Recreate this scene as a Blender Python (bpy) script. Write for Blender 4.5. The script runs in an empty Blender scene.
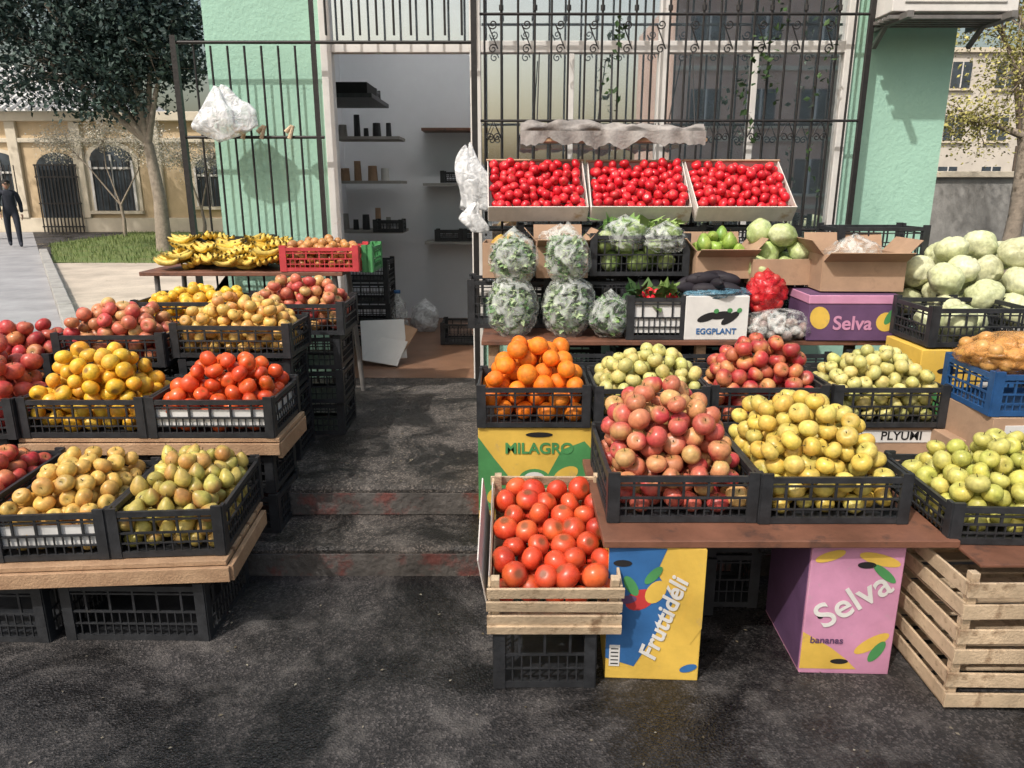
import bpy, math, random
import numpy as np
from mathutils import Vector, Matrix, Euler, noise as mnoise
random.seed(7); rng=np.random.default_rng(7)
scene=bpy.context.scene
COL=scene.collection
R=math.radians
# ------------------------------------------------------------------ materials
def nodes(name):
    m=bpy.data.materials.new(name); m.use_nodes=True
    nt=m.node_tree; b=nt.nodes['Principled BSDF']
    return m,nt,b
def mat(name,col,rough=.6,var=.2,scale=8,bump=.1,bscale=60,metal=0,spec=.5,col2=None,stain=None,coat=0):
    m,nt,b=nodes(name); L=nt.links
    tc=nt.nodes.new('ShaderNodeTexCoord')
    n=nt.nodes.new('ShaderNodeTexNoise'); n.inputs['Scale'].default_value=scale; n.inputs['Detail'].default_value=8; n.inputs['Roughness'].default_value=.65
    L.new(tc.outputs['Object'],n.inputs['Vector'])
    r=nt.nodes.new('ShaderNodeValToRGB'); L.new(n.outputs['Fac'],r.inputs[0])
    c2=col2 or tuple(c*(1-var) for c in col); c1=col if col2 else tuple(min(1,c*(1+var*.6)) for c in col)
    r.color_ramp.elements[0].position=.32; r.color_ramp.elements[1].position=.68
    r.color_ramp.elements[0].color=(*c2,1); r.color_ramp.elements[1].color=(*c1,1)
    out=r.outputs[0]
    if stain:
        n2=nt.nodes.new('ShaderNodeTexNoise'); n2.inputs['Scale'].default_value=stain[1]; n2.inputs['Detail'].default_value=10; n2.inputs['Roughness'].default_value=.7
        L.new(tc.outputs['Object'],n2.inputs['Vector'])
        r2=nt.nodes.new('ShaderNodeValToRGB'); r2.color_ramp.elements[0].position=stain[2]; r2.color_ramp.elements[1].position=stain[2]+.12
        L.new(n2.outputs['Fac'],r2.inputs[0])
        mx=nt.nodes.new('ShaderNodeMixRGB'); L.new(r2.outputs[0],mx.inputs[0]); L.new(out,mx.inputs[1]); mx.inputs[2].default_value=(*stain[0],1); out=mx.outputs[0]
    L.new(out,b.inputs['Base Color'])
    b.inputs['Roughness'].default_value=rough; b.inputs['Metallic'].default_value=metal
    b.inputs['Specular IOR Level'].default_value=spec
    if coat: b.inputs['Coat Weight'].default_value=coat
    if bump:
        n3=nt.nodes.new('ShaderNodeTexNoise'); n3.inputs['Scale'].default_value=bscale; n3.inputs['Detail'].default_value=5
        L.new(tc.outputs['Object'],n3.inputs['Vector'])
        bp=nt.nodes.new('ShaderNodeBump'); bp.inputs['Strength'].default_value=bump; bp.inputs['Distance'].default_value=.02
        L.new(n3.outputs['Fac'],bp.inputs['Height']); L.new(bp.outputs[0],b.inputs['Normal'])
    return m
def attrmat(name,rough=.4,spec=.5,nscale=60,namt=.25,bump=.05,coat=0,bloom=0):
    m,nt,b=nodes(name); L=nt.links
    a=nt.nodes.new('ShaderNodeAttribute'); a.attribute_name='Col'
    tc=nt.nodes.new('ShaderNodeTexCoord')
    n=nt.nodes.new('ShaderNodeTexNoise'); n.inputs['Scale'].default_value=nscale; n.inputs['Detail'].default_value=5
    L.new(tc.outputs['Object'],n.inputs['Vector'])
    mr=nt.nodes.new('ShaderNodeMapRange'); mr.inputs[1].default_value=.3; mr.inputs[2].default_value=.7; mr.inputs[3].default_value=1-namt; mr.inputs[4].default_value=1+namt*.6
    L.new(n.outputs['Fac'],mr.inputs[0])
    mx=nt.nodes.new('ShaderNodeVectorMath'); mx.operation='SCALE'; L.new(a.outputs['Color'],mx.inputs[0]); L.new(mr.outputs[0],mx.inputs['Scale'])
    out=mx.outputs[0]
    if bloom:
        n2=nt.nodes.new('ShaderNodeTexNoise'); n2.inputs['Scale'].default_value=22; n2.inputs['Detail'].default_value=7; L.new(tc.outputs['Object'],n2.inputs['Vector'])
        r2=nt.nodes.new('ShaderNodeMapRange'); r2.inputs[1].default_value=.45; r2.inputs[2].default_value=.75; r2.inputs[3].default_value=0; r2.inputs[4].default_value=bloom; L.new(n2.outputs['Fac'],r2.inputs[0])
        m2=nt.nodes.new('ShaderNodeMixRGB'); L.new(r2.outputs[0],m2.inputs[0]); L.new(out,m2.inputs[1]); m2.inputs[2].default_value=(.50,.38,.22,1); out=m2.outputs[0]
        r3=nt.nodes.new('ShaderNodeMapRange'); r3.inputs[1].default_value=.35; r3.inputs[2].default_value=.7; r3.inputs[3].default_value=rough-.06; r3.inputs[4].default_value=rough+.20; L.new(n2.outputs['Fac'],r3.inputs[0]); L.new(r3.outputs[0],b.inputs['Roughness'])
    else: b.inputs['Roughness'].default_value=rough
    L.new(out,b.inputs['Base Color']); b.inputs['Specular IOR Level'].default_value=spec
    if bump:
        bp=nt.nodes.new('ShaderNodeBump'); bp.inputs['Strength'].default_value=bump; bp.inputs['Distance'].default_value=.01
        L.new(n.outputs['Fac'],bp.inputs['Height']); L.new(bp.outputs[0],b.inputs['Normal'])
    return m
def bagmat(name,col,tr,rng_=.18):
    m,nt,b=nodes(name); L=nt.links
    b.inputs['Base Color'].default_value=(*col,1); b.inputs['Roughness'].default_value=.25
    t=nt.nodes.new('ShaderNodeBsdfTransparent'); ms=nt.nodes.new('ShaderNodeMixShader')
    tc=nt.nodes.new('ShaderNodeTexCoord'); n=nt.nodes.new('ShaderNodeTexNoise'); n.inputs['Scale'].default_value=17; n.inputs['Detail'].default_value=4
    n.inputs['Distortion'].default_value=1.5
    L.new(tc.outputs['Object'],n.inputs['Vector'])
    mr=nt.nodes.new('ShaderNodeMapRange'); mr.inputs[1].default_value=.35; mr.inputs[2].default_value=.60; mr.inputs[3].default_value=max(0,tr-rng_*2); mr.inputs[4].default_value=min(1,tr+rng_)
    L.new(n.outputs['Fac'],mr.inputs[0]); L.new(mr.outputs[0],ms.inputs[0]); L.new(b.outputs[0],ms.inputs[1]); L.new(t.outputs[0],ms.inputs[2])
    bp=nt.nodes.new('ShaderNodeBump'); bp.inputs['Strength'].default_value=.6; bp.inputs['Distance'].default_value=.02; L.new(n.outputs['Fac'],bp.inputs['Height']); L.new(bp.outputs[0],b.inputs['Normal'])
    L.new(ms.outputs[0],nt.nodes['Material Output'].inputs[0]); return m
def glassmat(name,fac):
    m,nt,b=nodes(name); L=nt.links
    t=nt.nodes.new('ShaderNodeBsdfTransparent'); t.inputs[0].default_value=(.85,.9,.9,1)
    g=nt.nodes.new('ShaderNodeBsdfGlossy'); g.inputs['Roughness'].default_value=.02; g.inputs[0].default_value=(.95,.97,1,1)
    ms=nt.nodes.new('ShaderNodeMixShader'); ms.inputs[0].default_value=fac
    L.new(t.outputs[0],ms.inputs[1]); L.new(g.outputs[0],ms.inputs[2]); L.new(ms.outputs[0],nt.nodes['Material Output'].inputs[0]); return m
def emis(name,col,s):
    m,nt,b=nodes(name); b.inputs['Emission Color'].default_value=(*col,1); b.inputs['Emission Strength'].default_value=s; return m
def ground_mat(name,dark,light,dustc,bs=1.3,rlo=.3,d0=.50):
    m,nt,b=nodes(name); L=nt.links
    tc=nt.nodes.new('ShaderNodeTexCoord')
    def N(s,d=8,r=.65,dist=0):
        n=nt.nodes.new('ShaderNodeTexNoise'); n.inputs['Scale'].default_value=s; n.inputs['Detail'].default_value=d; n.inputs['Roughness'].default_value=r; n.inputs['Distortion'].default_value=dist
        L.new(tc.outputs['Object'],n.inputs['Vector']); return n
    def RP(src,p0,c0,p1,c1):
        r=nt.nodes.new('ShaderNodeValToRGB'); r.color_ramp.elements[0].position=p0; r.color_ramp.elements[1].position=p1
        r.color_ramp.elements[0].color=(*c0,1); r.color_ramp.elements[1].color=(*c1,1); L.new(src,r.inputs[0]); return r
    big=N(bs,10,.70,.6); mid=N(7,8,.7); v=nt.nodes.new('ShaderNodeTexVoronoi'); v.inputs['Scale'].default_value=140; L.new(tc.outputs['Object'],v.inputs['Vector'])
    base=RP(big.outputs['Fac'],.44,dark,.56,light)
    spk=RP(v.outputs['Color'],.5,(.5,.5,.5),.95,(2.4,2.3,2.2))
    mu=nt.nodes.new('ShaderNodeMixRGB'); mu.blend_type='MULTIPLY'; mu.inputs[0].default_value=1; L.new(base.outputs[0],mu.inputs[1]); L.new(spk.outputs[0],mu.inputs[2])
    dust=RP(mid.outputs['Fac'],d0,(0,0,0),d0+.2,(.9,.9,.9)); dry=RP(big.outputs['Fac'],.46,(.12,)*3,.58,(1,1,1)); dm=nt.nodes.new('ShaderNodeMixRGB'); dm.blend_type='MULTIPLY'; dm.inputs[0].default_value=1; L.new(dust.outputs[0],dm.inputs[1]); L.new(dry.outputs[0],dm.inputs[2])
    mx=nt.nodes.new('ShaderNodeMixRGB'); L.new(dm.outputs[0],mx.inputs[0]); L.new(mu.outputs[0],mx.inputs[1]); mx.inputs[2].default_value=(*dustc,1)
    L.new(mx.outputs[0],b.inputs['Base Color'])
    rr=RP(big.outputs['Fac'],.42,(rlo,)*3,.54,(.85,)*3); L.new(rr.outputs[0],b.inputs['Roughness'])
    bp=nt.nodes.new('ShaderNodeBump'); bp.inputs['Strength'].default_value=.6; bp.inputs['Distance'].default_value=.006; L.new(v.outputs['Distance'],bp.inputs['Height'])
    bp2=nt.nodes.new('ShaderNodeBump'); bp2.inputs['Strength'].default_value=.35; bp2.inputs['Distance'].default_value=.03; L.new(mid.outputs['Fac'],bp2.inputs['Height']); L.new(bp.outputs[0],bp2.inputs['Normal']); L.new(bp2.outputs[0],b.inputs['Normal'])
    return m
M=dict(
 black=mat('black_plastic',(.028,.030,.034),.45,.4,20,.08,90,spec=.4,stain=((.06,.056,.052),9,.64)),
 blue=mat('blue_plastic',(.02,.08,.22),.45,.3,15,.05),
 redp=mat('red_plastic',(.50,.05,.06),.45,.2,15,.05),
 greenp=mat('green_plastic',(.07,.28,.1),.45,.2,15,.05),
 wood=mat('pale_wood',(.50,.33,.20),.75,.4,6,.25,120,col2=(.32,.19,.11)),
 woodl=mat('light_wood',(.60,.46,.31),.75,.3,7,.25,120,stain=((.26,.17,.10),12,.54)),
 brown=mat('brown_board',(.18,.08,.05),.5,.35,5,.1,60,stain=((.08,.045,.035),9,.54)),
 card=mat('cardboard',(.40,.26,.17),.85,.18,5,.1,40,stain=((.28,.18,.12),4,.6)),
 cardw=mat('white_cardboard',(.68,.63,.59),.8,.15,9,.1,40,stain=((.45,.33,.22),7,.58)),
 pink=mat('pink_print',(.58,.27,.42),.6,.15,6,.06,30,stain=((.47,.33,.38),11,.60)),
 purple=mat('purple_print',(.12,.06,.14),.6,.2,6,.06),
 yellow=mat('yellow_print',(.70,.46,.08),.6,.15,6,.06,stain=((.50,.34,.13),10,.60)),
 green=mat('green_print',(.07,.27,.09),.6,.2,6,.05),
 lblue=mat('blue_print',(.03,.13,.34),.6,.2,6,.05),
 red=mat('red_print',(.5,.04,.04),.6,.15,6,.05),
 whitepr=mat('white_print',(.68,.67,.65),.6,.1,9,.04),
 dark=mat('dark_hole',(.012,.011,.012),.9,.2,9,0),
 mint=mat('mint_plaster',(.35,.58,.465),.85,.10,1.6,.25,45,stain=((.27,.46,.37),2.6,.58)),
 frame=mat('white_frame',(.70,.68,.65),.4,.12,8,.04,stain=((.50,.44,.39),14,.62)),
 iron=mat('black_iron',(.022,.02,.02),.5,.4,30,.1,metal=.2),
 conc=ground_mat('dirty_concrete',(.018,.017,.016),(.085,.077,.071),(.19,.17,.155),2.6,.32,.50),
 riser=mat('painted_riser',(.10,.092,.086),.75,.5,7,.6,35,stain=((.145,.05,.043),6.5,.50)),
 conc2=mat('pale_concrete',(.34,.33,.31),.85,.25,4,.3,30),
 sand=mat('bare_earth',(.50,.43,.35),.95,.3,1.2,.5,20,stain=((.28,.23,.17),2.5,.6)),
 path=mat('pavement_grey',(.32,.32,.33),.8,.25,1.5,.2,60),
 grass=mat('grass_ground',(.10,.17,.04),.95,.5,2,.6,30,col2=(.16,.17,.06)),
 inwall=mat('interior_white',(.78,.80,.84),.8,.05,2,.03),
 tile=mat('interior_floor',(.24,.13,.08),.35,.3,4,.05),
 house=mat('cream_stone',(.60,.46,.29),.85,.15,1.5,.2,20),
 trim=mat('pale_trim',(.64,.57,.45),.8,.12,2,.1),
 rooft=mat('pale_roof_tile',(.66,.65,.63),.7,.2,4,.2),
 apt=mat('pink_stone_block',(.66,.44,.34),.85,.2,.6,.1,5),
 aptp=mat('pale_stone_block',(.60,.55,.48),.85,.15,.6,.1,5),
 bark=mat('bark',(.16,.12,.09),.9,.4,9,.7,25),
 barkl=mat('pale_bark',(.30,.25,.2),.9,.35,9,.6,25),
 leaf=attrmat('leaves',.65,.3,3,.3,0),
 fruit=attrmat('fruit_skin',.35,.45,75,.24,.04,bloom=.14),
 fruitm=attrmat('fruit_skin_matte',.5,.4,60,.28,.05,bloom=.08),
 tomato=attrmat('tomato_skin',.27,.5,50,.16,.01,bloom=.07),
 glass=glassmat('window_glass',.60),
 bag=bagmat('clear_bag',(.78,.82,.80),.80,.16), bagw=bagmat('white_bag',(.76,.78,.80),.36),
 paper=mat('paper',(.66,.66,.65),.7,.06,6,.05),
 jacket=mat('navy_cloth',(.018,.022,.035),.85,.3,20,.2), skin=mat('skin',(.42,.25,.18),.55,.1,20,.03), hair=mat('hair',(.015,.012,.01),.6,.2,30,.1),
 fabric=mat('grey_canvas',(.32,.295,.28),.9,.4,8,.3,60,stain=((.17,.15,.14),5,.52)),
 window=mat('window_dark',(.06,.075,.09),.12,.5,1.5,0),
 rind=mat('stand_steel',(.20,.19,.18),.5,.3,9,.1,metal=.3),
 tube=emis('tube_lamp_glow',(1,.98,.95),26),
)
M['asph']=ground_mat('asphalt_wet',(.015,.0145,.015),(.050,.047,.048),(.13,.12,.113),1.1,.22,.49)
# ------------------------------------------------------------------ builders
def G(name,loc=(0,0,0),rz=0,rx=0,ry=0):
    e=bpy.data.objects.new(name,None); e.empty_display_size=.1; e.location=loc; e.rotation_euler=(R(rx),R(ry),R(rz)); COL.objects.link(e); return e
class MB:
    def __init__(s): s.v=[];s.f=[];s.m=[];s.mats=[]
    def mi(s,m):
        m=M[m] if isinstance(m,str) else m
        if m not in s.mats: s.mats.append(m)
        return s.mats.index(m)
    def box(s,c,sz,m,rot=None):
        i=len(s.v); mi=s.mi(m); hx,hy,hz=[a/2 for a in sz]; c=Vector(c)
        mt=Euler([R(a) for a in rot]).to_matrix() if rot else None
        for x,y,z in((-1,-1,-1),(1,-1,-1),(1,1,-1),(-1,1,-1),(-1,-1,1),(1,-1,1),(1,1,1),(-1,1,1)):
            p=Vector((x*hx,y*hy,z*hz)); 
            if mt: p=mt@p
            s.v.append(tuple(p+c))
        for f in((0,3,2,1),(4,5,6,7),(0,1,5,4),(1,2,6,5),(2,3,7,6),(3,0,4,7)): s.f.append([i+a for a in f]); s.m.append(mi)
        return s
    def b2(s,x0,x1,y0,y1,z0,z1,m): return s.box(((x0+x1)/2,(y0+y1)/2,(z0+z1)/2),(x1-x0,y1-y0,z1-z0),m)
    def cyl(s,p0,p1,r0,r1,m,n=8,cap=True):
        p0=Vector(p0);p1=Vector(p1); d=(p1-p0); 
        if d.length<1e-6: return s
        d.normalize(); a=d.orthogonal().normalized(); b=d.cross(a); i=len(s.v); mi=s.mi(m)
        for p,r in((p0,r0),(p1,r1)):
            for k in range(n):
                t=2*math.pi*k/n; s.v.append(tuple(p+a*(r*math.cos(t))+b*(r*math.sin(t))))
        for k in range(n): s.f.append([i+k,i+(k+1)%n,i+n+(k+1)%n,i+n+k]); s.m.append(mi)
        if cap:
            s.f.append([i+k for k in range(n)][::-1]); s.m.append(mi); s.f.append([i+n+k for k in range(n)]); s.m.append(mi)
        return s
    def poly(s,pts,m):
        i=len(s.v); s.v+= [tuple(p) for p in pts]; s.f.append(list(range(i,i+len(pts)))); s.m.append(s.mi(m)); return s
    def disc(s,c,rx,rz,y,m,n=20,a=0):
        ca,sa=math.cos(R(a)),math.sin(R(a)); P=[]
        for k in range(n):
            t=2*math.pi*k/n; u,w=rx*math.cos(t),rz*math.sin(t); P.append((c[0]+u*ca-w*sa,y,c[1]+u*sa+w*ca))
        return s.poly(P,m)
    def obj(s,name,parent=None,loc=(0,0,0),rot=None,smooth=False,bevel=0):
        me=bpy.data.meshes.new(name); me.from_pydata(s.v,[],s.f)
        for m in s.mats: me.materials.append(m)
        me.polygons.foreach_set('material_index',s.m)
        if smooth: me.polygons.foreach_set('use_smooth',[True]*len(s.f))
        o=bpy.data.objects.new(name,me); COL.objects.link(o); o.location=loc
        if rot: o.rotation_euler=[R(a) for a in rot]
        if parent: o.parent=parent
        if bevel:
            b=o.modifiers.new('b','BEVEL'); b.width=bevel; b.segments=2; b.limit_method='ANGLE'
        return o
def compose(name,tv,tf,locs,rots,scales,cols,mt,parent=None,smooth=True):
    tv=np.asarray(tv,float); N=len(locs); n=len(tv); locs=np.asarray(locs,float)
    sc=np.asarray(scales,float); 
    if sc.ndim==1: sc=sc[:,None]*np.ones((1,3))
    V=np.einsum('nij,nkj->nki',rots,tv[None]*sc[:,None,:])+locs[:,None,:]
    V=V.reshape(-1,3)
    F=[]
    for k in range(N):
        o=k*n
        F+=[[o+a for a in f] for f in tf]
    me=bpy.data.meshes.new(name); me.from_pydata(V.tolist(),[],F)
    if smooth: me.polygons.foreach_set('use_smooth',[True]*len(F))
    ca=me.color_attributes.new(name='Col',type='FLOAT_COLOR',domain='POINT')
    C=np.asarray(cols,float)
    if C.ndim==2: C=np.repeat(C[:,None,:],n,1)
    C=np.concatenate([C.reshape(-1,3),np.ones((N*n,1))],1); ca.data.foreach_set('color',C.ravel())
    me.materials.append(M[mt]); o=bpy.data.objects.new(name,me); COL.objects.link(o)
    if parent: o.parent=parent
    return o
def rotm(N,tilt=math.pi,r=rng):
    a=r.uniform(0,2*math.pi,N); b=r.uniform(0,tilt,N); c=r.uniform(0,2*math.pi,N)
    def Z(t):
        m=np.zeros((N,3,3)); m[:,0,0]=np.cos(t);m[:,0,1]=-np.sin(t);m[:,1,0]=np.sin(t);m[:,1,1]=np.cos(t);m[:,2,2]=1;return m
    def X(t):
        m=np.zeros((N,3,3)); m[:,1,1]=np.cos(t);m[:,1,2]=-np.sin(t);m[:,2,1]=np.sin(t);m[:,2,2]=np.cos(t);m[:,0,0]=1;return m
    return Z(a)@X(b)@Z(c)
def sphere(ns,nr):
    V=[(0,0)];F=[]
    for i in range(1,nr):
        for k in range(ns): V.append((math.pi*i/nr,2*math.pi*k/ns))
    V.append((math.pi,0)); L=len(V)-1
    for k in range(ns):
        F.append([0,1+k,1+(k+1)%ns]); F.append([L,L-ns+(k+1)%ns,L-ns+k])
        for i in range(nr-2):
            a=1+i*ns; F.append([a+k,a+ns+k,a+ns+(k+1)%ns,a+(k+1)%ns])
    return V,F
def templ(kind):
    ns,nr=(18,13) if kind!='cabbage' else (28,18)
    A,F=sphere(ns,nr); V=[]
    for p,t in A:
        r=math.sin(p); z=math.cos(p); k=1
        if kind=='apple':
            r*=1+.06*math.cos(p); z=z*.9-.26*math.exp(-(p/.38)**2)+.1*math.exp(-((math.pi-p)/.3)**2); r*=1+.03*math.cos(5*t)*max(0,-z)
        elif kind=='pear':
            r*= .95-.36*max(0,math.cos(p))**1.2; z=z*1.05+.32*max(0,math.cos(p))
        elif kind=='persimmon':
            r*=1+.02*math.cos(4*t); z=z*.88-.12*math.exp(-(p/.3)**2)
        elif kind=='tomato':
            r*=1+.035*math.cos(5*t+1); z=z*.84-.16*math.exp(-(p/.35)**2)
        elif kind=='orange': z*=.97
        elif kind=='cabbage':
            k=1+.05*math.sin(3*t+2*p)+.035*abs(math.sin(6*t+3*math.cos(p*2)))+.03*math.sin(7*p+2*t); z*=.85
        V.append((r*math.cos(t)*k,r*math.sin(t)*k,z*k))
    ph=[p for p,t in A]; th=[t for p,t in A]; st=[0]*len(V)
    if kind in('apple','pear'):
        zt=V[0][2]; i=len(V)
        for z,rr,dx in((zt-.02,.05,0),(zt+.34,.04,.08)):
            for k in range(4): V.append((rr*math.cos(k*1.57)+dx,rr*math.sin(k*1.57),z)); ph.append(0);th.append(0);st.append(1)
        for k in range(4): F.append([i+k,i+(k+1)%4,i+4+(k+1)%4,i+4+k])
    return dict(v=np.array(V),f=F,ph=np.array(ph),th=np.array(th),st=np.array(st,bool),kind=kind)
T={k:templ(k) for k in('apple','pear','persimmon','tomato','orange','cabbage')}
def pile(w,d,z0,rim,H,D,seed=0,tilt=0,maxn=450,ex=2.6):
    r=np.random.default_rng(seed); hw=w/2-D/2; hd=d/2-D/2; P=np.zeros((0,3)); fail=0
    ax,ay=r.uniform(-.15,.15,2)
    while fail<8 and len(P)<maxn:
        c=r.uniform(-1,1,(80,2))*[hw,hd]; z=np.full(80,z0+D/2)
        if len(P):
            dd=((c[:,None,:]-P[None,:,:2])**2).sum(2); s=(D*.95)**2-dd
            zz=np.where(s>0,P[None,:,2]+np.sqrt(np.maximum(s,0)),-9); z=np.maximum(z,zz.max(1))
        q=np.maximum(abs(c[:,0]/hw-ax)/(1+abs(ax)),abs(c[:,1]/hd-ay)/(1+abs(ay)))
        top=rim-.12*D+H*(1-q**ex)
        g=z-top; k=int(np.argmin(g))
        if g[k]>0: fail+=1; continue
        fail=0; k=int(np.argmin(z+ (g>0)*9)); P=np.vstack([P,[c[k,0],c[k,1],z[k]]])
    return P
def fruit(name,P,D,kind,A,B,C,parent,mt='fruit',blush=.8,tilt=1.4,seed=1,sv=.10):
    r=np.random.default_rng(seed); t=T[kind]; N=len(P); tv=t['v']; n=len(tv)
    dirs=tv/np.linalg.norm(tv,axis=1,keepdims=True)
    A,B,C=map(np.array,(A,B,C)); m=r.uniform(0,1,(N,1)); base=A*(1-m)+B*m; base=base*r.uniform(.78,1.14,(N,1))
    u=r.normal(size=(N,3)); u/=np.linalg.norm(u,axis=1,keepdims=True)
    dt=np.einsum('kj,nj->nk',dirs,u)+.18*np.sin(t['th']*7+m*9)*np.sin(t['ph'])
    w=np.clip((dt+.3)/1.0,0,1)*blush*r.uniform(.2,1.1,(N,1)); w=np.clip(w,0,1)[:,:,None]
    col=base[:,None,:]*(1-w)+C*w
    q=np.exp(-(t['ph']/.36)**2)[None,:,None]
    if kind in('apple','pear'): col=col*(1-.5*q)+np.array([.2,.22,.05])*.5*q
    if kind=='persimmon': q=np.exp(-(t['ph']/.42)**4)[None,:,None]; col=col*(1-.85*q)+np.array([.16,.07,.03])*.85*q
    if kind=='tomato': q=np.exp(-(t['ph']/.2)**4)[None,:,None]; col=col*(1-.7*q)+np.array([.10,.14,.03])*.7*q
    if kind=='cabbage':
        vn=(abs(np.sin(t['th']*4+2*np.sin(t['ph']*2)))<.16)*(np.sin(t['ph'])>.2); col=col*(1-.35*vn[None,:,None])+np.array([.75,.8,.6])*.35*vn[None,:,None]
    col[:,t['st']]=(.07,.045,.02)
    sc=D/2*r.uniform(1-sv,1+sv,(N,1))*1.02*np.concatenate([r.uniform(.95,1.05,(N,2)),r.uniform(.92,1.04,(N,1))],1)
    return compose(name,tv,t['f'],P,rotm(N,tilt,r),sc,col,mt,parent)
def crate_mesh(w,d,h,m='black',liner=None,solid=False):
    b=MB(); b.box((0,0,.006),(w-.02,d-.02,.007),m)
    for ax,L,off in(('x',w,d/2),('x',w,-d/2),('y',d,w/2),('y',d,-w/2)):
        def put(a,z,la,lz,th):
            if ax=='x': b.box((a,off*(1-.004/abs(off)),z),(la,th,lz),m)
            else: b.box((off*(1-.004/abs(off)),a,z),(th,la,lz),m)
        e=.001 if ax=='x' else -.001
        put(0,h-.012+e,L-.004,.020,.013); put(0,h-.034+e,L-.02,.006,.008); put(0,h*.52+e,L-.02,.007,.008); put(0,h*.3+e,L-.02,.005,.008); put(0,.011+e,L-.006,.022,.011)
        n=int(L/.028)
        for k in range(1,n):
            a=-L/2+k*L/n; put(a,h*.27,.0045,h*.54,.005)
        n=int(L/.075)
        for k in range(1,n): put(-L/2+k*L/n,h*.72,.008,h*.4,.0065)
    for sx in(-1,1):
        for sy in(-1,1):
            b.box((sx*(w/2-.018),sy*(d/2-.002),h/2+.006),(.036,.0125,h+.012),m); b.box((sx*(w/2-.002),sy*(d/2-.018),h/2+.005),(.0125,.036,h+.010),m)
    if liner:
        b.box((0,-d/2+.014,h*.50),(w-.06,.003,h*.45),liner); b.box((w/2-.014,0,h*.45),(.003,d-.06,h*.5),liner)
    return b
CM={}
def crate_body(w,d,h,m,liner,parent):
    k=(round(w,2),round(d,2),round(h,3),m,liner)
    if k not in CM: CM[k]=crate_mesh(w,d,h,m,liner).obj('crate_body',parent).data; return
    o=bpy.data.objects.new('crate_body',CM[k]); COL.objects.link(o); o.parent=parent
def empty_crate(x,y,z,w=.5,d=.36,h=.18,m='black',rz=0):
    g=G('plastic_crate',(x,y,z),rz+random.uniform(-1.5,1.5)); crate_body(w,d,h,m,None,g); return g
def stack(x,y,z0,z1,w=.5,d=.36,n=None,m='black'):
    n=n or max(1,round((z1-z0)/.19)); h=(z1-z0)/n
    for k in range(n): empty_crate(x+random.uniform(-.012,.012),y+random.uniform(-.01,.01),z0+k*h,w,d,h-.014,m)
PAL=dict(
 pinkapple=((.54,.07,.07),(.64,.44,.16),(.50,.035,.06)), redapple=((.40,.025,.04),(.50,.06,.05),(.62,.30,.11)),
 yellowapple=((.70,.50,.09),(.62,.54,.14),(.72,.35,.07)), greenyellow=((.47,.49,.10),(.60,.56,.16),(.64,.46,.09)),
 palegreen=((.50,.51,.17),(.63,.56,.22),(.56,.38,.10)), orange=((.86,.19,.010),(.82,.25,.02),(.86,.16,.01)),
 persimmon=((.68,.072,.025),(.60,.045,.022),(.72,.14,.035)), tomato=((.74,.10,.018),(.68,.065,.02),(.78,.17,.03)),
 redtom=((.64,.012,.028),(.68,.02,.035),(.52,.01,.02)), pear=((.50,.47,.11),(.60,.44,.11),(.52,.15,.06)),
 quince=((.76,.50,.12),(.70,.45,.12),(.68,.26,.10)), pomeg=((.58,.06,.06),(.66,.18,.10),(.44,.03,.045)), yel=((.82,.47,.025),(.76,.50,.05),(.84,.30,.025)),
 kiwi=((.42,.20,.08),(.62,.30,.08),(.5,.2,.06)))
SEED=[10]
def fcrate(fname,x0,x1,y0,y1,z,h,H,kind,D,pal,m='black',rz=None,rx=0,liner=None,mt='fruit',blush=.8,tilt=1.4):
    SEED[0]+=1; w,d=x1-x0,y1-y0
    if rz is None: rz=random.uniform(-.8,.8)
    g=G('crate_of_'+fname,((x0+x1)/2,(y0+y1)/2,z),rz,rx); crate_body(w,d,h,m,liner,g)
    P=pile(w-.026,d-.026,.012,h,H*1.1,D,SEED[0]); fruit(fname,P,D,kind,*PAL[pal],g,mt,blush,tilt,SEED[0]); return g
def wcrate(w,d,h,m='woodl',slats=3):
    b=MB(); t=.009
    for sy in(-1,1):
        for k in range(slats):
            z=h*(k+.5)/slats; b.box((random.uniform(-.003,.003),sy*(d/2),z),(w,t,h/slats*.68),m,(0,random.uniform(-.5,.5),0))
    for sx in(-1,1):
        for k in range(slats):
            z=h*(k+.5)/slats+.002; b.box((sx*(w/2-t),0,z),(t,d-.02,h/slats*.66),m)
    for sx in(-1,1):
        for sy in(-1,1): b.box((sx*(w/2-.028),sy*(d/2-.022),h/2+.008),(.026,.026,h+.016),m)
    n=6
    for k in range(n): b.box((0,-d/2+.04+k*(d-.08)/(n-1),.007),(w-.04,.055,.008),m)
    for sx in(-1,1): b.box((sx*(w/2-.04),0,-.001),(.05,d-.03,.006),m)
    return b
def text(body,size,m,parent,loc,rot=(90,0,0),bold=0,shear=0):
    c=bpy.data.curves.new('printed_lettering','FONT'); c.body=body; c.size=size; c.align_x='CENTER'; c.align_y='CENTER'; c.extrude=.0004; c.offset=bold; c.shear=shear
    c.materials.append(M[m]); o=bpy.data.objects.new('printed_lettering',c); COL.objects.link(o); o.parent=parent; o.location=loc; o.rotation_euler=[R(a) for a in rot]; return o
def tube(name,pts_list,r,m,parent=None,cyc=False):
    c=bpy.data.curves.new(name,'CURVE'); c.dimensions='3D'; c.bevel_depth=r; c.bevel_resolution=1; c.use_fill_caps=True
    for pts in pts_list:
        s=c.splines.new('POLY'); s.points.add(len(pts)-1)
        for p,q in zip(s.points,pts): p.co=(*q,1)
    c.materials.append(M[m]); o=bpy.data.objects.new(name,c); COL.objects.link(o)
    if parent:o.parent=parent
    return o
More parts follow.
